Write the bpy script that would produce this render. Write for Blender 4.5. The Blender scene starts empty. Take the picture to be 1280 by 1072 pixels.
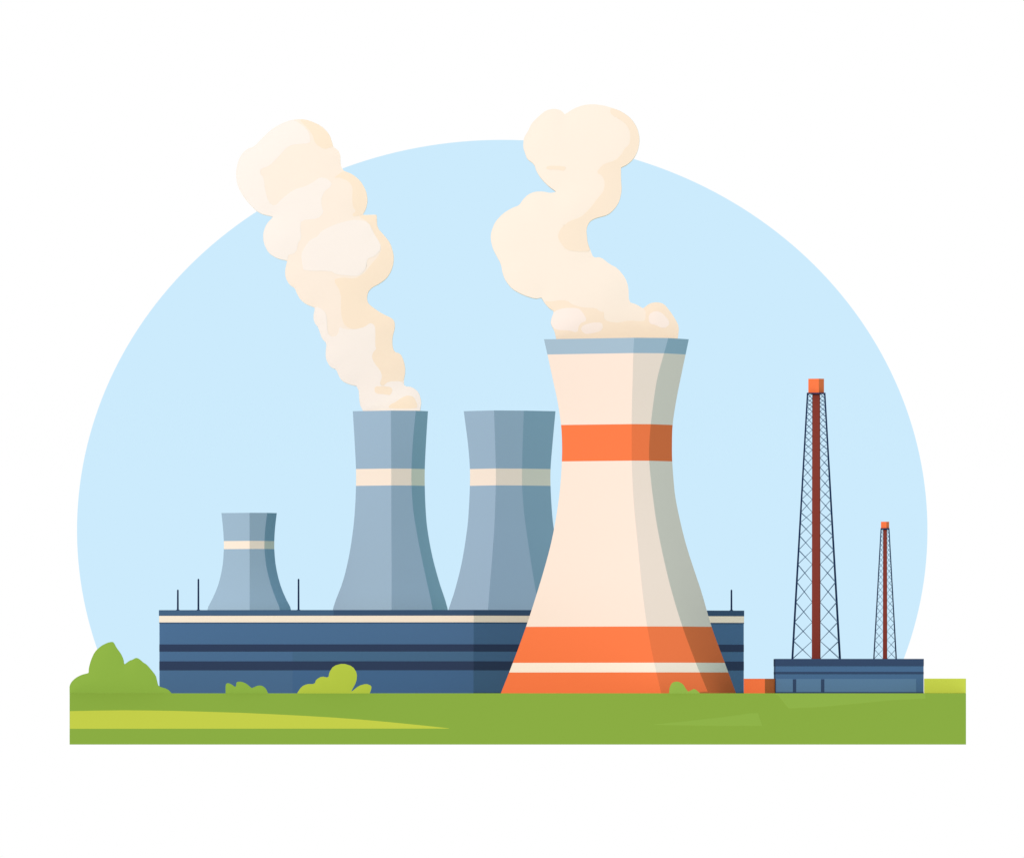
import bpy, bmesh, math
import numpy as np
from mathutils import Vector
from mathutils.geometry import delaunay_2d_cdt

S = bpy.context.scene
COL = S.collection
CAM_Y, FPX, CX, HY = -5000.0, 20000.0, 640.0, 866.0

# ------------------------------------------------------------------ helpers
def sc(Y):
    return (Y - CAM_Y) / FPX                       # metres per picture unit at that distance

def X(px, Y): return (px - CX) * sc(Y)
def Z(py, Y): return (HY - py) * sc(Y)

def lin(c):
    c = c / 255.0
    return c / 12.92 if c <= 0.04045 else ((c + 0.055) / 1.055) ** 2.4

SUN_AZ, SUN_EL = 130.0, 12.0                       # azimuth from +x towards the viewer (-y)
SUN_RGB = (1.0, 0.535, 0.47)
SUN_W = 3.0
S_GAIN = [SUN_W / math.pi * c for c in SUN_RGB]

def albedo(rgb, k=0.98, amb=0.86):
    """Base colour of a surface that looks rgb when the sun strikes it with cosine k."""
    return tuple(min(0.95, lin(rgb[i]) / (amb + k * S_GAIN[i])) for i in range(3))

MATS = {}
def mat(name, rgb, k=0.98, amb=0.86, sss=None, grain=0.0, scale=0.5, got=None):
    if name in MATS: return MATS[name]
    m = bpy.data.materials.new(name)
    m.use_nodes = True
    nt = m.node_tree
    b = nt.nodes['Principled BSDF']
    col = albedo(rgb, k, amb)
    if got: col = tuple(min(0.95, c * lin(t) / lin(g)) for c, t, g in zip(col, rgb, got))
    b.inputs['Base Color'].default_value = (*col, 1)
    b.inputs['Roughness'].default_value = 1.0
    b.inputs['Specular IOR Level'].default_value = 0.0
    if grain:
        tc = nt.nodes.new('ShaderNodeTexCoord')
        no = nt.nodes.new('ShaderNodeTexNoise')
        no.inputs['Scale'].default_value = scale
        no.inputs['Detail'].default_value = 4
        mr = nt.nodes.new('ShaderNodeMapRange')
        mr.inputs['To Min'].default_value = 1 - grain
        mr.inputs['To Max'].default_value = 1 + grain
        mx = nt.nodes.new('ShaderNodeVectorMath'); mx.operation = 'SCALE'
        mx.inputs[0].default_value = col
        nt.links.new(tc.outputs['Object'], no.inputs['Vector'])
        nt.links.new(no.outputs['Fac'], mr.inputs['Value'])
        nt.links.new(mr.outputs['Result'], mx.inputs['Scale'])
        nt.links.new(mx.outputs['Vector'], b.inputs['Base Color'])
    if sss:
        b.subsurface_method = 'RANDOM_WALK'
        b.inputs['Subsurface Weight'].default_value = 1.0
        b.inputs['Subsurface Radius'].default_value = (1, 1, 1)
        b.inputs['Subsurface Scale'].default_value = sss
        b.inputs['Subsurface Anisotropy'].default_value = 0.0
    MATS[name] = m
    return m

def link_mesh(name, me, material, parent=None, smooth=False):
    o = bpy.data.objects.new(name, me)
    COL.objects.link(o)
    if material: me.materials.append(material)
    if smooth:
        me.polygons.foreach_set('use_smooth', [True] * len(me.polygons))
    if parent: o.parent = parent
    return o

def from_data(name, verts, faces, material, parent=None, smooth=False, origin=(0, 0, 0), fix=True):
    ox, oy, oz = origin
    me = bpy.data.meshes.new(name)
    me.from_pydata([(v[0] - ox, v[1] - oy, v[2] - oz) for v in verts], [], faces)
    if fix:
        bm = bmesh.new(); bm.from_mesh(me)
        bmesh.ops.recalc_face_normals(bm, faces=bm.faces)
        bm.to_mesh(me); bm.free()
    me.update()
    o = link_mesh(name, me, material, parent, smooth)
    return o

def empty(name, loc, label, cat, group=None):
    o = bpy.data.objects.new(name, None)
    o.empty_display_size = 2
    COL.objects.link(o)
    o.location = loc
    o['label'] = label; o['category'] = cat
    if group: o['group'] = group
    return o

def tag(o, label, cat, group=None):
    o['label'] = label; o['category'] = cat
    if group: o['group'] = group
    return o

def prism_data(poly, z0, z1):
    n = len(poly)
    v = [(p[0], p[1], z0) for p in poly] + [(p[0], p[1], z1) for p in poly]
    f = [tuple(range(n)), tuple(range(n, 2 * n))]
    for i in range(n):
        j = (i + 1) % n
        f.append((i, j, n + j, n + i))
    return v, f

def merge(parts):
    V, F = [], []
    for v, f in parts:
        b = len(V); V += list(v); F += [tuple(i + b for i in q) for q in f]
    return V, F

def offset(poly, d):
    """Outward offset of a convex footprint given counter-clockwise."""
    n = len(poly); out = []
    area = sum(poly[i][0] * poly[(i + 1) % n][1] - poly[(i + 1) % n][0] * poly[i][1] for i in range(n))
    sgn = 1 if area > 0 else -1
    for i in range(n):
        p0, p1, p2 = (Vector(poly[(i + k) % n][:2]) for k in (-1, 0, 1))
        e1 = (p1 - p0).normalized(); e2 = (p2 - p1).normalized()
        n1 = Vector((e1.y, -e1.x)) * sgn; n2 = Vector((e2.y, -e2.x)) * sgn
        m = (n1 + n2); m = m / m.dot(n1)
        q = p1 + m * d
        out.append((q.x, q.y))
    return out

def bar_data(a, b, r, n=6, r2=None):
    a = Vector(a); b = Vector(b); r2 = r if r2 is None else r2
    d = (b - a).normalized()
    u = d.orthogonal().normalized(); w = d.cross(u)
    v = []
    for p, rr in ((a, r), (b, r2)):
        for i in range(n):
            t = 2 * math.pi * i / n
            v.append(tuple(p + (u * math.cos(t) + w * math.sin(t)) * rr))
    f = [tuple(range(n)), tuple(range(n, 2 * n))]
    for i in range(n):
        j = (i + 1) % n
        f.append((i, j, n + j, n + i))
    return v, f

def interp(tab, y):
    ys = [t[0] for t in tab]
    k = [t[1] for t in tab]
    n = len(ys)
    if y <= ys[0]: i = 0
    elif y >= ys[-1]: i = n - 2
    else:
        i = max(j for j in range(n - 1) if ys[j] <= y)
    if y <= ys[0] or y >= ys[-1]:
        t = (y - ys[i]) / (ys[i + 1] - ys[i])
        return k[i] + t * (k[i + 1] - k[i])
    # cubic hermite with finite-difference tangents
    def m(j):
        if j == 0: return (k[1] - k[0]) / (ys[1] - ys[0])
        if j == n - 1: return (k[-1] - k[-2]) / (ys[-1] - ys[-2])
        return (k[j + 1] - k[j - 1]) / (ys[j + 1] - ys[j - 1])
    h = ys[i + 1] - ys[i]; t = (y - ys[i]) / h
    return ((2*t**3 - 3*t*t + 1) * k[i] + (t**3 - 2*t*t + t) * h * m(i)
            + (-2*t**3 + 3*t*t) * k[i + 1] + (t**3 - t*t) * h * m(i + 1))

# ------------------------------------------------------------------ inflated outlines (steam, shrubs)
def chaikin(p, it=1):
    for _ in range(it):
        q = []
        n = len(p)
        for i in range(n):
            a = p[i]; b = p[(i + 1) % n]
            q.append((a[0]*.78 + b[0]*.22, a[1]*.78 + b[1]*.22))
            q.append((a[0]*.22 + b[0]*.78, a[1]*.22 + b[1]*.78))
        p = q
    return p

def resample(p, step):
    out = []
    n = len(p)
    for i in range(n):
        a = np.array(p[i]); b = np.array(p[(i + 1) % n])
        L = np.linalg.norm(b - a)
        k = max(1, int(round(L / step)))
        for j in range(k):
            out.append(tuple(a + (b - a) * j / k))
    return out

def inside(pts, poly):
    x, y = pts[:, 0], pts[:, 1]
    r = np.zeros(len(pts), bool)
    n = len(poly); j = n - 1
    for i in range(n):
        xi, yi = poly[i]; xj, yj = poly[j]
        if yi != yj:
            c = ((yi > y) != (yj > y)) & (x < (xj - xi) * (y - yi) / (yj - yi) + xi)
            r ^= c
        j = i
    return r

def dist(pts, poly):
    d = np.full(len(pts), 1e9)
    n = len(poly)
    for i in range(n):
        a = np.array(poly[i]); b = np.array(poly[(i + 1) % n])
        ab = b - a; L = ab @ ab
        if L < 1e-12: continue
        t = np.clip(((pts - a) @ ab) / L, 0, 1)
        q = a + t[:, None] * ab
        d = np.minimum(d, np.hypot(*(pts - q).T))
    return d

def outline(px_poly, Y, step, it=1):
    poly = chaikin(px_poly, it) if it else px_poly
    poly = resample([(X(p[0], Y), Z(p[1], Y)) for p in poly], step)
    n = len(poly)
    area = sum(poly[i][0] * poly[(i+1) % n][1] - poly[(i+1) % n][0] * poly[i][1] for i in range(n))
    return poly if area > 0 else poly[::-1]

def keep_inside(poly, ref, gap):
    out = []
    ins = inside(np.array(poly), ref)
    for p, ok in zip(poly, ins):
        p = np.array(p); best = None
        for i in range(len(ref)):
            a = np.array(ref[i]); ab = np.array(ref[(i + 1) % len(ref)]) - a
            L = ab @ ab
            if L < 1e-12: continue
            t = min(1, max(0, (p - a) @ ab / L)); q = a + t * ab
            d = math.hypot(*(p - q))
            if best is None or d < best[0]: best = (d, q, np.array([-ab[1], ab[0]]) / math.sqrt(L))
        if not ok or best[0] < gap: p = best[1] + best[2] * gap
        if not out or math.hypot(*(p - np.array(out[-1]))) > 0.02: out.append(tuple(p))
    return out

def dome(d, T, R, RD):
    """half thickness at distance d from the silhouette: a rounded rim of width R, then a gentle swell over RD"""
    u = 1 - np.clip(d / R, 0, 1)
    w = 1 - np.clip(d / RD, 0, 1)
    return T * (0.92 * np.sqrt(np.maximum(0, 1 - u * u)) + 0.08 * (1 - w ** 2))

def inflate(name, px_poly, Y, T, R, RD, material, parent=None, step=0.8, it=1, origin=None, body=None, lift=0.0):
    """A rounded solid with the outline px_poly. With body (another outline) it is a layer hugging that body's swell."""
    poly = outline(px_poly, Y, step, it)
    ref = body if body is not None else poly
    if body is not None: poly = keep_inside(poly, body, 0.06)
    P = np.array(poly); n = len(P)
    cand = []
    def rings(Q, fr_list):
        nx = np.roll(Q, -1, 0) - np.roll(Q, 1, 0)
        nx /= np.maximum(np.linalg.norm(nx, axis=1), 1e-9)[:, None]
        inn = np.stack([-nx[:, 1], nx[:, 0]], 1)
        for fr in fr_list:
            q = Q + inn * (fr * R)
            d = dist(q, ref)
            ok = inside(q, poly) & (d > fr * R * 0.93)
            if body is not None: ok &= dist(q, poly) > min(0.15, fr * R * 0.5)
            cand.append(q[ok])
    rings(np.array(ref), (0.05, 0.16, 0.36, 0.65, 1.0))
    lo, hi = P.min(0), P.max(0)
    gs = max(step * 1.6, 0.5)
    gx, gz = np.meshgrid(np.arange(lo[0], hi[0], gs), np.arange(lo[1], hi[1], gs))
    g = np.stack([gx.ravel(), gz.ravel()], 1)
    g = g[inside(g, poly)]
    if len(g):
        g = g[(dist(g, ref) > R * 1.2) & (dist(g, poly) > step * 0.4)]
        cand.append(g)
    inner = np.concatenate(cand)
    allp = [Vector(p) for p in poly] + [Vector(p) for p in inner]
    vo, eo, fo, *_ = delaunay_2d_cdt(allp, [(i, (i + 1) % n) for i in range(n)], [list(range(n))], 1, 1e-5)
    A = np.array([(v.x, v.y) for v in vo])
    dr = dist(A, ref)
    h = dome(np.maximum(dr, R), T, R, RD) + lift
    hb = dome(dr, T, max(R, T * 0.8), RD) + lift      # the far side is rounder
    verts = [(A[i, 0], Y - h[i], A[i, 1]) for i in range(len(A))]
    faces = [tuple(f) for f in fo]
    nA = len(A)
    verts += [(A[i, 0], Y + hb[i], A[i, 1]) for i in range(nA)]
    faces += [tuple(i + nA for i in reversed(f)) for f in fo]
    cnt = {}
    for f in fo:
        for i in range(len(f)):
            e = (f[i], f[(i + 1) % len(f)])
            cnt.setdefault(tuple(sorted(e)), []).append(e)
    rim = {}
    for es in cnt.values():                           # side wall with its own vertices, so the front edge stays crisp
        if len(es) == 1:
            for v in es[0]:
                if v not in rim:
                    rim[v] = len(verts)
                    verts.append(verts[v]); verts.append(verts[v + nA])
            i, j = es[0]
            faces.append((rim[j], rim[i], rim[i] + 1, rim[j] + 1))
    og = origin if origin else (0, 0, 0)
    return from_data(name, verts, faces, material, parent, smooth=True, origin=og)

# ------------------------------------------------------------------ world, sun, camera
W = bpy.data.worlds.new('World'); S.world = W
W.use_nodes = True
bg = W.node_tree.nodes['Background']
bg.inputs['Color'].default_value = (1, 1, 1, 1)        # the picture's plain white paper surround
bg.inputs['Strength'].default_value = 1.0

sl = bpy.data.lights.new('sun', 'SUN')
sl.energy = SUN_W; sl.color = SUN_RGB; sl.angle = math.radians(0.5)
so = bpy.data.objects.new('sun', sl); COL.objects.link(so)
az, el = math.radians(SUN_AZ), math.radians(SUN_EL)
to_sun = Vector((math.cos(az) * math.cos(el), -math.sin(az) * math.cos(el), math.sin(el)))
so.rotation_euler = to_sun.to_track_quat('Z', 'Y').to_euler()
so.location = to_sun * 600

cd = bpy.data.cameras.new('camera')
cd.sensor_width = 36; cd.lens = 36 * FPX / 1280
cd.shift_y = (HY - 536) / 1280
cd.clip_start = 10; cd.clip_end = 20000
co = bpy.data.objects.new('camera', cd); COL.objects.link(co)
co.location = (0, CAM_Y, 0.0); co.rotation_euler = (math.radians(90), 0, 0)
S.camera = co
vs = S.view_settings
vs.view_transform = 'Standard'; vs.look = 'None'; vs.exposure = 0; vs.gamma = 1

# ------------------------------------------------------------------ palette
KF = 0.75                                             # sun on a surface that faces the viewer
M_cream  = mat('cream_concrete', (254, 233, 217), 0.98, got=(254, 236, 219))
M_ivory  = mat('ivory_paint', (253, 235, 214), 0.98, got=(247, 230, 205))
M_orange = mat('orange_paint', (255, 126, 75), 0.98)
M_collar = mat('pale_grey_blue_concrete', (169, 190, 207), 0.98)
M_tower  = mat('grey_blue_concrete', (159, 184, 205), 0.98, got=(154,179,199))
M_wall   = mat('blue_cladding', (75, 109, 144), 0.84, got=(70,103,130))
M_band   = mat('dark_navy_glazing', (50, 64, 90), 0.84, got=(47,60,80))
M_stripe = mat('ivory_cladding', (247, 231, 210), 0.84, got=(235,220,193))
M_parap  = mat('navy_cladding', (61, 86, 115), 0.84, got=(58,83,107))
M_parap2 = mat('faded_navy_cladding', (70, 100, 130), 0.84, got=(67,97,121))
M_teal   = mat('slate_blue_cladding', (70, 104, 134), 0.84, got=(64,97,119))
M_deep   = mat('deep_blue_cladding', (68, 101, 137), 0.84, got=(62,92,119))
M_mast   = mat('navy_steel', (28, 48, 82), 0.6)
M_brace  = mat('slate_steel', (68, 98, 130), 0.5)
M_pipe   = mat('oxide_red_pipe', (134, 60, 50), 0.75)
M_annex  = mat('annex_blue_cladding', (72, 106, 140), KF, got=(68,101,128))
M_annexd = mat('annex_navy_cladding', (54, 74, 103), KF, got=(52,72,97))
M_panel  = mat('pale_blue_panel', (87, 121, 149), KF, got=(81,113,132))
M_grass  = mat('grass', (138, 173, 67), 0.70, got=(140,179,70))
M_field  = mat('ripe_field', (196, 206, 74), 0.70, got=(199,212,77))
M_lightg = mat('light_grass', (143, 178, 74), 0.70, got=(145, 183, 78))
M_leafg  = mat('green_leaves', (138, 173, 67), KF, got=(136,172,65))
M_leafy  = mat('yellow_green_leaves', (177, 193, 68), KF)
M_leafl  = mat('light_green_leaves', (146, 180, 77), KF)
M_hedge  = mat('lime_leaves', (192, 204, 74), KF, got=(182,195,67))
M_steamP = mat('lit_steam', (255, 245, 235), KF, 0.94, got=(250, 240, 229))  # lit parts of the first plume, light painted as colour
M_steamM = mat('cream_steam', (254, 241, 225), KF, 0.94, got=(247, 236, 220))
M_steamD = mat('shaded_steam', (251, 233, 210), KF, 0.94, got=(241, 225, 204))  # shaded parts of the first plume, shade painted as colour
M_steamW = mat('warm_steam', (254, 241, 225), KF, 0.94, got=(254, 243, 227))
M_steamQ = mat('lit_warm_steam', (255, 245, 235), KF, 0.94, got=(255, 250, 240))  # second plume's lit tone, brightness carried by the base colour
M_steamE = mat('shaded_warm_steam', (251, 233, 210), KF, 0.94, got=(249, 233, 210))  # second plume's shade side, put into the base colour

# ------------------------------------------------------------------ sky and ground
sky = bpy.data.materials.new('sky_blue'); sky.use_nodes = True
nt = sky.node_tree; nt.nodes.remove(nt.nodes['Principled BSDF'])
em = nt.nodes.new('ShaderNodeEmission')
em.inputs['Color'].default_value = (lin(204), lin(235), lin(253), 1)
nt.links.new(em.outputs[0], nt.nodes['Material Output'].inputs[0])
YS = 430.0
def sky_disc():
    cx, cy, rx, ry = 627.8, 662.5, 531.5, 487.5
    t0 = math.asin((866 - cy) / ry)
    n = 160; pts = []
    for i in range(n + 1):
        t = math.pi - t0 + (-(math.pi - 2 * -t0) ) * 0 + i / n * 0
    for i in range(n + 1):
        t = -t0 + (math.pi + 2 * t0) * i / n
        pts.append((X(cx + rx * math.cos(t), YS), Z(cy - ry * math.sin(t), YS)))
    m = len(pts)
    v = [(p[0], YS, p[1]) for p in pts] + [(p[0], YS + 2, p[1]) for p in pts]
    f = [tuple(range(m)), tuple(range(m, 2 * m))] + [(i, (i + 1) % m, m + (i + 1) % m, m + i) for i in range(m)]
    o = from_data('sky', v, f, sky)
    o['kind'] = 'structure'
sky_disc()

YT, YB, ZB = -42.0, -62.0, Z(930, -62)                # top and foot of the grassy bank
YM = (YT + YB) / 2
xl, xr = X(87, YM), X(1207.5, YM)
prof = [(YS + 20, -16.0), (YS + 20, 0.0), (YT, 0.0), (YB, ZB), (YB, ZB - 0.02), (YB + 2, ZB - 0.02)]
prof = [(YS + 20, ZB), (YS + 20, 0.0), (YT, 0.0), (YB, ZB)]
v = [(X(87, min(p[0], YT)), p[0], p[1]) for p in prof] + [(X(1207.5, min(p[0], YT)), p[0], p[1]) for p in prof]
n = len(prof)
f = [tuple(range(n)), tuple(range(n, 2 * n))] + [(i, (i + 1) % n, n + (i + 1) % n, n + i) for i in range(n)]
g = from_data('ground', v, f, M_grass); g['kind'] = 'structure'

bank_n = Vector((0, ZB, YB - YT)).normalized()
if bank_n.y > 0: bank_n = -bank_n
def bank_point(px, py, lift):
    # where the sight line of (px, py) meets the bank, lifted along the bank's normal
    lo, hi = 0.0, 1.0
    for _ in range(50):
        t = (lo + hi) / 2
        Y = YT + (YB - YT) * t; z = ZB * t
        if HY - z / sc(Y) < py: lo = t
        else: hi = t
    Y = YT + (YB - YT) * t; z = ZB * t
    return Vector((X(px, Y), Y, z)) + bank_n * lift

def bank_sheet(name, pts, material, lift=0.02):
    top = [bank_point(*p, lift) for p in pts]
    bot = [bank_point(*p, -0.1) for p in pts]
    m = len(pts)
    v = [tuple(p) for p in top + bot]
    f = [tuple(range(m)), tuple(range(m, 2 * m))] + [(i, (i + 1) % m, m + (i + 1) % m, m + i) for i in range(m)]
    o = from_data(name, v, f, material); o['kind'] = 'structure'
    return o

bank_sheet('field', [(87.3, 910.3), (87.3, 888.6), (120, 887.9), (155, 887.5), (190, 887.8), (220, 888.3), (260, 889.4), (300, 890.6),
    (340, 892.4), (380, 894.4), (420, 896.8), (450, 899), (490, 902.6), (530, 906.6), (561, 910)], M_field)
bank_sheet('meadow', [(817, 905.3), (860, 901), (905, 896), (938, 891.3), (948, 891), (950, 898), (953, 906.5), (890, 906.5)], M_lightg)
bank_sheet('meadow', [(969, 867), (1157, 867), (1157, 872.5), (1110, 875), (1060, 880), (1020, 883.5), (986, 885), (982, 880), (972, 868)], M_lightg)

# ------------------------------------------------------------------ cooling towers
MOUTH = []                                            # the open rim of each tower, for the added light-bouncing cap
def tower(name, Y, prof_px, base_px, segs, d1_fun, slope, label, wall=0.9, lower=None):
    """prof_px rows: (y, left, right, edge1, edge2). segs: (part name, y top, y bottom, material)."""
    tl = [(r[0], (r[2] - r[1]) / 2) for r in prof_px]
    tc = [(r[0], (r[2] + r[1]) / 2) for r in prof_px]
    t1 = [(r[0], r[3]) for r in prof_px]; t2 = [(r[0], r[4]) for r in prof_px]
    c0 = interp(tc, base_px)
    loc = (X(c0, Y), Y, 0)
    root = empty(name, loc, label, 'cooling tower', 'cooling towers of the power station')
    ytop = prof_px[0][0]
    def ring(y, inset):
        r = interp(tl, y); c = interp(tc, y)
        f1 = (interp(t1, y) - c) / r; f2 = (interp(t2, y) - c) / r
        d1 = d1_fun(f1); d2 = d1 - slope * (f2 - f1)
        pts = [(-1, 0), (f1, -d1), (f2, -d2), (1, 0)]
        nb = 12
        for i in range(1, nb):
            t = math.pi * i / nb
            pts.append((math.cos(t), math.sin(t)))
        pr = (r - inset / sc(Y))
        return [((X(c, Y) + p[0] * pr * sc(Y)), Y + p[1] * pr * sc(Y)) for p in pts]
    MOUTH.append((ring(ytop + 3, wall + 0.1), Z(ytop + 3, Y)))
    for si, (pn, y0, y1, m) in enumerate(segs):
        k = max(2, int(math.ceil((y1 - y0) / 9)))
        V, F = [], []
        def skin(ins, flip):
            rows = [ring(y0 + (y1 - y0) * j / k, ins) for j in range(k + 1)]
            nn = len(rows[0])
            for i in range(nn):
                b = len(V)
                a = i; c = (i + 1) % nn
                if 4 <= i and False: pass
                for j in range(k + 1):
                    z = Z(y0 + (y1 - y0) * j / k, Y)
                    V.append((*rows[j][a], z)); V.append((*rows[j][c], z))
                for j in range(k):
                    q = (b + 2*j, b + 2*j + 1, b + 2*j + 3, b + 2*j + 2)
                    F.append(q if not flip else q[::-1])
        skin(0.0, True)
        if si == 0:
            skin(wall, False)
            ro, ri = ring(y0, 0.0), ring(y0, wall); z = Z(y0, Y); nn = len(ro)
            b = len(V)
            V += [(*p, z) for p in ro] + [(*p, z) for p in ri]
            for i in range(nn):
                j = (i + 1) % nn
                F.append((b + i, b + j, b + nn + j, b + nn + i))
        o = from_data(pn, V, F, m, root, smooth=True, origin=loc, fix=False)
        # keep the long vertical edges crisp and the rings smooth
    return root

def circ(f): return math.sqrt(max(0.0, 1 - f * f))

# big striped tower in front
main_prof = [
    (424, 680, 861, 792, 834.7), (443, 684.3, 857, 791, 829.4), (474, 691, 850.5, 790.3, 821), (502, 697, 845, 789.5, 816.5),
    (531, 701.3, 840.8, 789, 813), (556, 702.6, 840, 789, 811), (576.5, 702.3, 840.3, 789, 811), (600, 701, 842, 790, 813),
    (620, 699, 844, 791, 815.4), (650, 694.5, 850, 793.5, 819.5), (680, 688.5, 857.5, 796.5, 825), (710, 680.5, 867, 799.3, 831.5),
    (740, 671.5, 877, 802.3, 839), (783, 657.5, 889.5, 808, 852), (828, 641, 906, 816.5, 868.5), (866, 626, 920, 825.3, 884)]
tower('cooling_tower', 0.0, main_prof, 866, [
    ('rim_collar', 424, 443, M_collar), ('shell', 443, 531, M_cream), ('orange_band', 531, 576.5, M_orange),
    ('shell', 576.5, 783, M_cream), ('orange_band', 783, 828, M_orange), ('ivory_band', 828, 840, M_ivory),
    ('orange_band', 840, 866.6, M_orange)], circ, 0.33,
    'tall cream cooling tower with orange bands standing in front of the long blue hall')

def low(prof, slope_px):
    """carry a flared profile on down to the ground behind the hall"""
    y, l, r, e1, e2 = prof[-1]
    dy = 866 - y; w = slope_px * dy
    fr1 = (e1 - (l + r) / 2) / ((r - l) / 2); fr2 = (e2 - (l + r) / 2) / ((r - l) / 2)
    c = (l + r) / 2; h = (r - l) / 2 + w
    return prof + [(866, c - h, c + h, c + fr1 * h, c + fr2 * h)]

t2 = low([(513.8, 441, 535, 489, 520), (550, 443.2, 532.7, 489.2, 516.5), (586, 445, 531, 489.4, 514.6), (607, 445, 531, 489.4, 514.6),
      (635, 443.8, 532, 489.5, 516.5), (659, 441.7, 534, 489.6, 520), (693, 436.6, 540, 489.8, 526.5), (726, 428.7, 548.7, 490, 533.5), (762, 416, 559.8, 490, 541)], 0.15)
tower('cooling_tower', 195.0, t2, 762, [('shell', 513.8, 586, M_tower), ('ivory_band', 586, 607, M_ivory), ('shell', 607, 866, M_tower)],
      circ, 0.30, 'grey blue cooling tower with a cream steam plume rising from its rim')

t3 = low([(513.8, 579.7, 694.4, 617.6, 654.8), (555, 585, 690.6, 619, 653.3), (586, 587.4, 688.2, 619.8, 652.6), (607, 587.4, 688.2, 619.8, 652.6),
      (640, 585.8, 690, 618.8, 655), (659, 584.2, 692, 618, 657.3), (701, 577.6, 699, 615, 663.5), (737.7, 568.5, 707.5, 612, 669.5), (762, 560.5, 715, 610, 674)], 0.28)
tower('cooling_tower', 140.0, t3, 762, [('shell', 513.8, 586, M_tower), ('ivory_band', 586, 607, M_ivory), ('shell', 607, 866, M_tower)],
      lambda f: 1.0, 0.42, 'steamless grey blue cooling tower partly hidden behind the cream and orange tower')

t4 = low([(641, 276.8, 346, 312.5, 334.5), (660, 278.8, 343.8, 312.5, 332), (676, 279.8, 342.9, 312.5, 331), (686, 279.8, 342.9, 312.5, 331),
      (707, 278.2, 344.8, 312.6, 333.2), (729, 273.3, 349.9, 312.7, 338.5), (745, 267, 356, 312.8, 344), (762, 259, 364, 312.9, 350.5)], 0.15)
tower('cooling_tower', 200.0, t4, 762, [('shell', 641, 676, M_tower), ('ivory_band', 676, 686, M_ivory), ('shell', 686, 866, M_tower)],
      circ, 0.30, 'smallest grey blue cooling tower with a cream ring, behind the left end of the hall')

# ------------------------------------------------------------------ long hall
Yc = 51.0
P1 = (X(592, Yc), Yc)
def along(P, nrm_az, px, sign):
    a = math.radians(nrm_az)
    d = Vector((math.sin(a), math.cos(a))) * sign       # wall direction for a wall whose outward normal is (cos a, -sin a)
    lo, hi = 0.0, 300.0
    for _ in range(60):
        t = (lo + hi) / 2
        q = Vector(P) + d * t
        p = CX + q.x / sc(q.y)
        if (p - px) * sign < 0: lo = t
        else: hi = t
    return (q.x, q.y)
P0 = along(P1, 98, 199.3, -1)
P2 = along(P1, 64, 929.7, 1)
YH = P2[1] + 16
P3 = (P2[0] - 0.6, YH); P4 = (P0[0] + 0.6, YH)
FOOT = [P0, P1, P2, P3, P4]
ZH = sc(Yc)
def hz(py): return (866 - py) * ZH
hall = empty('power_station_hall', (P1[0], P1[1], 0), 'long flat roofed blue hall with dark ribbon windows and an ivory stripe', 'building')
HO = (P1[0], P1[1], 0)
def hall_ring(name, y0, y1, d, m, foot=FOOT):
    v, f = prism_data(offset(foot, d) if d else foot, hz(y1), hz(y0))
    return from_data(name, v, f, m, hall, origin=HO)
hall_ring('wall', 762.6, 866.5, 0.0, M_wall)
def strip(P, Q, t0, t1, d, y0, y1, name, m, back=0.4):
    """a flat cladding piece on the wall P-Q between the fractions t0 and t1, standing d proud"""
    P = Vector(P); Q = Vector(Q)
    e = (Q - P).normalized(); nn = Vector((e.y, -e.x))
    a = P.lerp(Q, t0); b = P.lerp(Q, t1)
    poly = [tuple(a + nn * d), tuple(b + nn * d), tuple(b - nn * back), tuple(a - nn * back)]
    v, f = prism_data(poly, hz(y1), hz(y0))
    return from_data(name, v, f, m, hall, origin=HO)
def frac(px): return (px - 199.3) / (592 - 199.3)
hall_ring('parapet', 761.9, 769, 0.14, M_parap)
strip(P0, P1, -0.0016, frac(417.5), 0.17, 762.5, 768.6, 'parapet_panel', M_parap2)
hall_ring('stripe', 769, 777.3, 0.10, M_stripe)
hall_ring('trim', 777.3, 778.4, 0.12, M_parap)
hall_ring('window_band', 804.8, 813.8, 0.05, M_band)
hall_ring('window_band', 826, 837.2, 0.05, M_band)
strip(P0, P1, frac(366), 1.0, 0.03, 813.8, 826, 'spandrel_panel', M_teal)
strip(P0, P1, frac(366), 1.0, 0.03, 837.2, 866.4, 'base_panel', M_deep)
hall_ring('plinth', 864.9, 866.6, 0.06, M_parap, [P1, P2, P3, P4])

# ------------------------------------------------------------------ roof masts
zr = hz(761.9)
def mast(px, ptop, Y, label):
    h = Z(ptop, Y) - zr
    x = X(px, Y)
    parts = [bar_data((0, 0, 0), (0, 0, h - 0.25), 0.30, 10, 0.27), bar_data((0, 0, h - 0.25), (0, 0, h), 0.27, 10, 0.12),
             bar_data((0, 0, 0), (0, 0, 0.25), 0.55, 10)]
    v, f = merge(parts)
    o = from_data('mast', v, f, M_mast)
    o.location = (x, Y, zr)
    tag(o, label, 'mast', 'masts on the hall roof')
mast(222.3, 736.5, 85, 'short navy mast nearest the left end of the hall roof')
mast(248, 723, 85, 'tall navy mast on the hall roof between the short mast and the smallest tower')
mast(373.2, 723, 85, 'tall navy mast on the hall roof just right of the smallest cooling tower')
mast(914.3, 736.5, 104, 'short navy mast on the right end of the hall roof beyond the striped tower')

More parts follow.
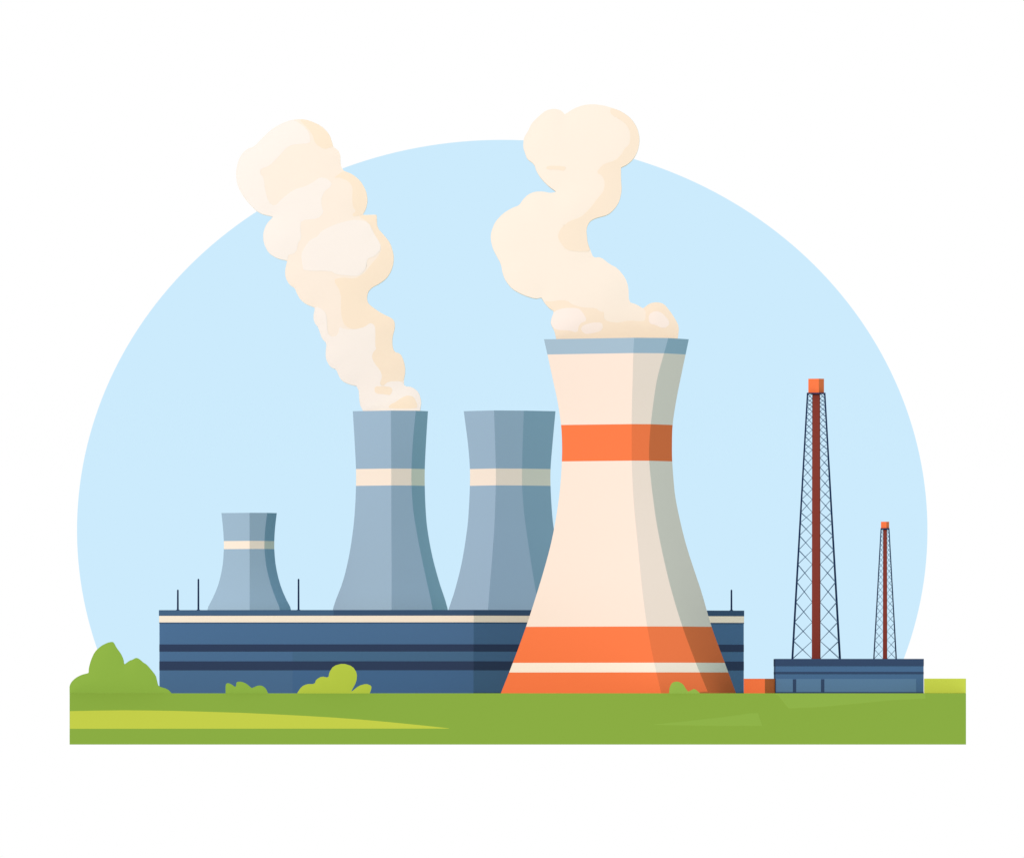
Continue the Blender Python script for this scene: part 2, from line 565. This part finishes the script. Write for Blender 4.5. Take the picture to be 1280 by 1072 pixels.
# ------------------------------------------------------------------ annex at the right
YA, YAB = -22.0, 14.0
xa0, xa1 = X(969.3, YA), X(1154.8, YA)
AO = ((xa0 + xa1) / 2, (YA + YAB) / 2, 0)
annex = empty('annex', AO, 'low blue flat roofed annex below the two lattice chimneys', 'building')
def abox(name, px0, px1, y0, y1, d, m, yb=None):
    x0 = X(px0, YA) ; x1 = X(px1, YA)
    b = YAB + d if yb is None else yb
    v, f = prism_data([(x0, YA - d), (x1, YA - d), (x1, b), (x0, b)], Z(y1, YA), Z(y0, YA))
    return from_data(name, v, f, m, annex, origin=AO)
abox('wall', 969.6, 1154.5, 823.6, 866.4, 0.0, M_annex)
abox('parapet', 969.3, 1154.8, 823, 832, 0.12, M_annexd)
abox('trim', 969.4, 1154.7, 839.2, 842, 0.08, M_annexd)
abox('plinth', 969.4, 1154.7, 864.4, 866.5, 0.06, M_annexd)
for a, b in ((970.3, 991), (995.3, 1026.2), (1030.5, 1145.3)):
    abox('facade_panel', a, b, 848, 864.4, 0.05, M_panel, YA + 0.5)
for a, b in ((991, 995.3), (1026.2, 1030.5)):
    abox('door', a, b, 848.6, 864.4, 0.04, M_annexd, YA + 0.5)

# ------------------------------------------------------------------ lattice chimneys on the annex
def corner_box(w, split):
    """footprint of a square-cornered box, corner towards the viewer at fraction split of its width w"""
    a, b = w * split, w * (1 - split); h = math.sqrt(a * b)
    L, C, R = (-w/2, 0), (-w/2 + a, -h), (w/2, 0)
    return [L, C, R, (L[0] + R[0] - C[0], L[1] + R[1] - C[1])]

ZR = Z(823, YA)
def chimney(cx, Y, y_top, y_cap, base_w, top_w, pipe_w, cap_w, nodes, r_leg, r_brace, label):
    s = sc(Y)
    O = (X(cx, Y), Y, ZR)
    root = empty('lattice_chimney', O, label, 'chimney', 'lattice chimneys on the annex')
    H = Z(y_top, Y) - ZR
    def half(z): return (base_w + (top_w - base_w) * z / H) / 2 * s
    def build(name, parts, m):
        v, f = merge(parts)
        return from_data(name, v, f, m, root, smooth=False)
    hp = pipe_w / 2 * s
    for sx in (-1, 1):
        for sy in (-1, 1):
            d0, d1 = half(0), half(H)
            build('leg', [bar_data((sx*d0, sy*d0, 0), (sx*d1, sy*d1, H), r_leg, 8)], M_mast)
            parts = []
            zs = [(823 - n) * s for n in nodes]
            for z0, z1 in zip(zs[:-1], zs[1:]):
                z1 = min(z1, H)
                a0 = (sx*half(z0), sy*half(z0), z0); a1 = (sx*half(z1), sy*half(z1), z1)
                c0 = (sx*hp*0.9, sy*hp*0.3, z0); c1 = (sx*hp*0.9, sy*hp*0.3, z1)
                parts.append(bar_data(a0, c1, r_brace, 5)); parts.append(bar_data(c0, a1, r_brace, 5))
            build('lattice', parts, M_brace)
    q = hp * 0.8
    sec = [(-q, -hp), (q, -hp), (hp, -q), (hp, q), (q, hp), (-q, hp), (-hp, q), (-hp, -q)]
    v, f = prism_data(sec, 0, H)
    v = [(a * (1 - 0.1 * c / H), b * (1 - 0.1 * c / H), c) for a, b, c in v]
    from_data('pipe', v, f, M_pipe, root)
    w1 = half(H) + r_leg
    build('platform', [prism_data([(-w1, -w1), (w1, -w1), (w1, w1), (-w1, w1)], H - 0.15, H + 0.22)], M_mast)
    v, f = prism_data(corner_box(cap_w * s, 0.66), H + 0.22, Z(y_cap, Y) - ZR)
    from_data('cap', v, f, M_orange, root)
    return root
YD = -4.0
chimney(1020.2, YD, 491.8, 473.3, 59.5, 21.5, 10.8, 19.6,
        [823, 800.5, 777, 752, 727, 705, 687, 669, 653, 640, 624, 611, 597, 584, 572, 562, 554, 545, 537, 529, 521, 514, 508, 503, 498, 492],
        0.19, 0.08, 'tall lattice chimney with a red pipe and orange cap on the annex roof')
nodes = [823]
st = 12.0
while nodes[-1] > 662.5:
    nodes.append(nodes[-1] - st); st = max(3.6, st * 0.955)
nodes = [n for n in nodes if n > 662.5] + [661]
chimney(1106.3, YD, 660.8, 651.8, 28.0, 10.0, 5.4, 10.2, nodes, 0.13, 0.046,
        'small slender lattice chimney right of the tall one on the annex roof')

# ------------------------------------------------------------------ orange shed between hall and annex
YO = -21.4
def shed():
    w = (969.2 - 929.8) * sc(YO)
    poly = corner_box(w, 0.66)
    cxo = X((969.2 + 929.8) / 2, YO)
    root = empty('shed', (cxo, YO, 0), 'small orange shed squeezed between the long hall and the annex', 'shed')
    v, f = prism_data(poly, -0.02, Z(848.6, YO)); from_data('wall', v, f, M_orange, root)
    v, f = prism_data(offset(poly, 0.06), Z(848.6, YO), Z(847.8, YO)); from_data('roof', v, f, M_orange, root)
shed()

# ------------------------------------------------------------------ shrubs
YSH = -38.5
def shrub(name, pts, Y, T, R, RD, m, label, cat, group='shrubs on the grass'):
    xs = [p[0] for p in pts]
    Y = YT - 0.15 + T
    og = (X((min(xs) + max(xs)) / 2, Y), Y, 0)
    o = inflate(name, pts, Y, T, R, RD, m, None, step=0.35, origin=og)
    o.location = og
    tag(o, label, cat, group)
    return o
big = [(87.3, 868), (87.2, 862), (87.2, 857), (89.4, 852), (95, 846.6), (102.5, 842.8), (110.8, 840.8), (111.1, 839.5), (111.3, 834.4), (113.8, 825), (118.4, 814.7),
       (126, 807.2), (134.4, 802.9), (140.5, 801.6), (142.5, 803), (145.6, 809), (151.3, 816.6), (154.6, 824), (155.2, 829.5), (156.5, 829.5), (162.5, 825), (165.3, 824.4),
       (170, 821.6), (173.8, 822.8), (179.4, 827.8), (183, 829.7), (188.8, 836.3), (194.8, 843.8), (196.6, 851.3), (198, 857.3), (209.4, 860.6), (215, 866.2), (214, 868)]
shrub('shrub', big, YSH, 3.0, 0.1, 5, M_leafg, 'largest green shrub with a pointed crown at the left end of the ground', 'shrub')
med = [(282, 868), (282, 866), (282, 855), (284.4, 853), (289, 854.4), (294, 858.2), (295.2, 857), (295.6, 851.8), (301.3, 851.3), (307.8, 853.7), (314.6, 859.6), (316, 859),
       (322.6, 856.2), (327.9, 856.5), (332.4, 860), (335.3, 866.4), (335, 868)]
shrub('shrub', med, YSH, 1.6, 0.1, 2.5, M_leafg, 'low green shrub with three lobes in front of the left part of the hall', 'shrub')
yel = [(372, 868), (371.2, 866), (377, 857.6), (383.7, 854.4), (393.4, 854.4), (395, 849), (402.3, 844.8), (410.6, 846.6), (411.6, 839.8), (416.9, 831.8), (428.8, 828.6),
       (440.8, 832.3), (446.4, 841), (445.6, 851.7), (439, 863.6), (440.2, 863.4), (448.7, 856.5), (458, 854), (464.1, 856.5), (464.4, 860.2), (461.5, 868)]
shrub('shrub', yel, YSH, 1.8, 0.1, 3, M_leafy, 'yellow green shrub with a round top in front of the hall', 'shrub')
sm = [(836.4, 868), (836.4, 865), (837, 858.3), (840.4, 852.4), (847, 851), (853.7, 854.3), (857.6, 861), (860.5, 864.2), (863, 862.6), (868.3, 860), (875.6, 866.4), (875, 868)]
shrub('shrub', sm, YSH, 1.2, 0.1, 1.5, M_leafl, 'tiny light green shrub at the foot of the orange banded tower', 'shrub')
def hedge():
    Y = -30.0
    x0, x1 = X(1155.2, Y), X(1207.3, Y)
    h = Z(847.6, Y)
    bm = bmesh.new()
    v, f = prism_data([(x0, Y - 1.5), (x1, Y - 1.5), (x1, Y + 1.5), (x0, Y + 1.5)], -0.05, h)
    o = from_data('hedge', [(a - (x0 + x1) / 2, b - Y, c) for a, b, c in v], f, M_hedge)
    o.location = ((x0 + x1) / 2, Y, 0)
    md = o.modifiers.new('soft_edge', 'BEVEL'); md.width = 0.18; md.segments = 2
    tag(o, 'flat topped lime green hedge at the right end beside the annex', 'hedge')
    bm.free()
hedge()

# ------------------------------------------------------------------ steam plumes
def z1(p): return [(x * .20313 + 280, y * .20313 + 140) for x, y in p]
def z2(p): return [(x * .18657 + 340, y * .18657 + 330) for x, y in p]
def z3(p): return [(x * .17188 + 600, y * .17188 + 120) for x, y in p]
def z4(p): return [(x * .21875 + 600, y * .21875 + 280) for x, y in p]

L_low = z2([(620, 1010), (606, 975), (588, 940), (580, 822), (520, 808), (470, 785), (445, 745), (432, 708), (390, 690), (362, 640), (360, 590), (367, 532),
            (335, 500), (318, 450), (309, 424), (285, 395), (277, 355), (288, 300)])
L_mid = z2([(286, 293), (230, 272), (190, 240), (165, 195), (155, 165), (115, 138), (92, 95), (88, 50), (98, 0)])
L_up = z1([(392, 917), (330, 905), (275, 870), (245, 810), (241, 750), (260, 695), (303, 648)])
L_top = z1([(296, 645), (245, 635), (205, 615), (150, 560), (105, 500), (80, 440), (75, 370), (90, 300), (120, 250), (150, 228), (190, 215), (240, 160), (310, 97), (390, 60), (430, 51)])
R_top = z1([(470, 47), (520, 53), (600, 88), (650, 140), (670, 200), (672, 215)])
R_2 = z1([(716, 250), (718, 335), (738, 364)])
R_3 = z1([(742, 366), (790, 385), (840, 425), (875, 485), (886, 545), (875, 600), (855, 634)])
R_4 = z1([(858, 636), (938, 634), (941, 640), (944, 715), (990, 765), (1025, 810), (1045, 875), (1045, 930)])
R_5 = z2([(800, 50), (768, 100), (720, 135), (670, 160), (645, 190), (637, 230), (645, 265), (680, 295), (740, 335), (800, 362), (822, 385), (825, 430), (808, 490),
          (807, 545), (820, 590), (862, 602), (885, 650), (896, 715), (882, 795)])
R_6 = z2([(890, 820), (940, 825), (985, 860), (1002, 920), (995, 975), (985, 1010)])
YP1 = 198.0
root1 = empty('steam_plume', (X(488, YP1), YP1, Z(514, YP1)), 'tall leaning steam plume rising from the middle grey blue tower', 'steam', 'steam plumes')
def plume(root, pts, Y, T, R, RD, m):
    og = tuple(root.location)
    inflate('plume_part', pts, Y, T, R, RD, m, root, step=0.9, origin=og)
    return dict(root=root, body=outline(pts, Y, 0.9), Y=Y, T=T, R=R, RD=RD, og=og)
def plume_part(pl, pts, lift, m, step=0.7):  # thin layer over the body, painting its lit and shaded areas by colour
    return inflate('plume_part', pts, pl['Y'], pl['T'], pl['R'], pl['RD'], m, pl['root'], step=step, origin=pl['og'], body=pl['body'], lift=lift)
PL1 = plume(root1, L_low + L_mid + L_up + L_top + R_top + R_2 + R_3 + R_4 + R_5 + R_6, YP1, 4.5, 0.2, 10.0, M_steamM)
lit_upper = L_up + L_top + z1([(470, 75), (520, 120), (532, 165), (530, 196), (430, 202), (385, 222), (340, 275), (280, 335), (225, 353), (225, 385), (245, 405), (255, 490),
    (275, 555), (312, 585), (360, 535), (430, 480), (500, 462), (550, 435), (590, 405), (630, 410), (665, 440), (655, 465), (620, 490), (600, 530), (600, 580), (615, 620),
    (580, 660), (475, 668), (470, 720), (478, 780), (455, 810), (450, 850), (430, 875), (395, 880)])
plume_part(PL1, lit_upper, 0.028, M_steamP)
plume_part(PL1, R_top + z1([(618, 235), (560, 195), (550, 150), (515, 100), (472, 60)]), 0.036, M_steamD)
plume_part(PL1, R_3 + z1([(800, 648), (790, 632), (815, 612), (795, 590), (790, 540), (793, 465), (770, 430), (715, 405), (675, 410), (725, 372)]), 0.044, M_steamD)
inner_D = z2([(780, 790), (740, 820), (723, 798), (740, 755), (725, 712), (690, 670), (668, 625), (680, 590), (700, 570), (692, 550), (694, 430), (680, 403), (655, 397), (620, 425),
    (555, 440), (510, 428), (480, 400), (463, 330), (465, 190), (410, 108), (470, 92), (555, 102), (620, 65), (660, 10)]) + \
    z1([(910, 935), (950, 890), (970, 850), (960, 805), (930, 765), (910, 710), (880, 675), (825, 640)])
plume_part(PL1, R_4 + R_5 + inner_D, 0.052, M_steamD)
plume_part(PL1, z1([(475, 880), (500, 830), (530, 790), (575, 770), (600, 735), (680, 695), (760, 672), (820, 665), (890, 680), (920, 745), (965, 815), (965, 850), (930, 890), (880, 905), (876, 960)])
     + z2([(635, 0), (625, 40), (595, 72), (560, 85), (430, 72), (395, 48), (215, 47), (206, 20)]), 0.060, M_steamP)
plume_part(PL1, L_low + z2([(300, 285), (350, 315), (368, 350), (372, 465), (400, 490), (430, 485), (448, 460), (450, 420), (490, 440), (555, 440), (620, 425), (655, 397), (680, 403), (694, 430),
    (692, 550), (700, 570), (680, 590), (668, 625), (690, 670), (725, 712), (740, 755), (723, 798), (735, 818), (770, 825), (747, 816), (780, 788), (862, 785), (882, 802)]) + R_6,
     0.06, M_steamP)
plume_part(PL1, z2([(687, 820), (740, 820), (800, 825), (808, 850), (795, 880), (760, 875), (690, 868)]), 0.068, M_steamD, 0.4)
plume_part(PL1, z2([(780, 955), (800, 938), (830, 925), (870, 895), (910, 880), (950, 890), (975, 940), (972, 970), (790, 969)]), 0.076, M_steamD, 0.4)

YP2 = 6.5
root2 = empty('steam_plume', (X(770.5, YP2), YP2, Z(424, YP2)), 'winding steam plume rising from the striped cream and orange tower', 'steam', 'steam plumes')
A_l = z4([(440, 690), (435, 655), (425, 612), (403, 570), (408, 540), (424, 500)])
B_l = z4([(400, 488), (370, 455), (352, 425), (348, 424), (315, 430), (250, 410), (185, 375), (145, 325), (128, 280), (120, 230), (95, 185), (72, 140), (60, 85)])
C_l = z3([(82, 989), (110, 920), (165, 860), (230, 820), (285, 800), (310, 760), (350, 720), (400, 700), (460, 699), (510, 711), (552, 703), (550, 697), (500, 662), (445, 605), (410, 550), (395, 500),
          (345, 465), (328, 420), (313, 375), (318, 310), (350, 260), (375, 205), (430, 150), (480, 110), (540, 97), (590, 110), (614, 138), (620, 138), (680, 98), (750, 72), (820, 65), (900, 75)])
D_r = z3([(958, 92), (1030, 118), (1100, 170), (1145, 240), (1162, 320), (1150, 400), (1115, 465), (1070, 505), (1027, 525), (1025, 530), (1025, 610), (1031, 690), (1015, 770), (980, 825), (930, 870), (840, 893),
          (800, 915), (780, 950), (774, 989)])
D_e = z4([(610, 60), (615, 110), (633, 160)])
E_r = z4([(647, 195), (690, 192), (740, 232), (785, 255), (830, 310), (848, 365), (850, 449), (890, 460), (928, 483)])
F_r = z4([(933, 483), (970, 455), (1010, 448), (1050, 458), (1085, 500), (1115, 545), (1137, 590), (1130, 655), (1122, 690)])
PL2 = plume(root2, A_l + B_l + C_l + D_r + D_e + E_r + F_r, YP2, 6.5, 0.2, 10.0, M_steamW)
D_in = z4([(560, 161), (495, 152), (460, 110), (444, 75), (455, 40), (485, 4)]) + z3([(600, 955), (650, 915), (725, 890), (770, 855), (815, 805), (850, 755), (890, 710), (907, 670), (905, 615), (885, 580),
    (850, 563), (870, 530), (900, 500), (985, 475), (1030, 430), (1050, 390), (1085, 360), (1093, 320), (1090, 255), (1060, 205), (1000, 165), (952, 137), (947, 110)])
plume_part(PL2, D_r + D_e + D_in, 0.084, M_steamE)
plume_part(PL2, z4([(440, 690), (435, 655), (425, 612), (403, 570), (408, 540), (424, 500), (400, 488), (372, 456), (375, 442), (400, 447), (450, 438), (500, 440), (520, 460), (585, 480), (660, 482), (690, 506), (708, 503), (708, 545), (730, 560), (790, 567),
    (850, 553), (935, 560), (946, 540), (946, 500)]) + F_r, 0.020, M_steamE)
plume_part(PL2, z4([(424, 500), (480, 482), (560, 482), (585, 505), (613, 552), (565, 575), (557, 625), (510, 610), (430, 608), (403, 570), (408, 540)]), 0.028, M_steamQ, 0.5)
plume_part(PL2, z4([(575, 600), (590, 580), (640, 565), (695, 565), (703, 590), (690, 615), (610, 633), (585, 620)]), 0.036, M_steamQ, 0.4)
plume_part(PL2, z4([(962, 520), (1000, 498), (1040, 510), (1080, 555), (1080, 580), (1050, 600), (1000, 580), (965, 570)]), 0.044, M_steamQ, 0.4)
plume_part(PL2, z3([(480, 527), (495, 513), (610, 516), (625, 530), (610, 551), (570, 540), (490, 540)]), 0.052, M_steamE, 0.3)

# unseen steam caps, added in both mouths to bounce light onto the plumes
for root, (pts, z), m in ((root1, MOUTH[1], M_steamM), (root2, MOUTH[0], M_steamW)):
    cx = sum(p[0] for p in pts) / len(pts); cy = sum(p[1] for p in pts) / len(pts)
    v = []; nn = len(pts)
    for fr, dz in ((1.0, -2.5), (1.0, 0.0), (0.7, 0.25), (0.35, 0.4)):
        v += [(cx + (p[0] - cx) * fr, cy + (p[1] - cy) * fr, z + dz) for p in pts]
    v += [(cx, cy, z + 0.45), (cx, cy, z - 2.5)]
    f = []
    for k in range(3):
        for i in range(nn):
            j = (i + 1) % nn
            f.append((k*nn + i, k*nn + j, (k+1)*nn + j, (k+1)*nn + i))
    f += [(3*nn + i, 3*nn + (i + 1) % nn, 4*nn) for i in range(nn)] + [(i, (i + 1) % nn, 4*nn + 1) for i in range(nn)]
    from_data('plume_part', v, f, m, root, smooth=False, origin=tuple(root.location))
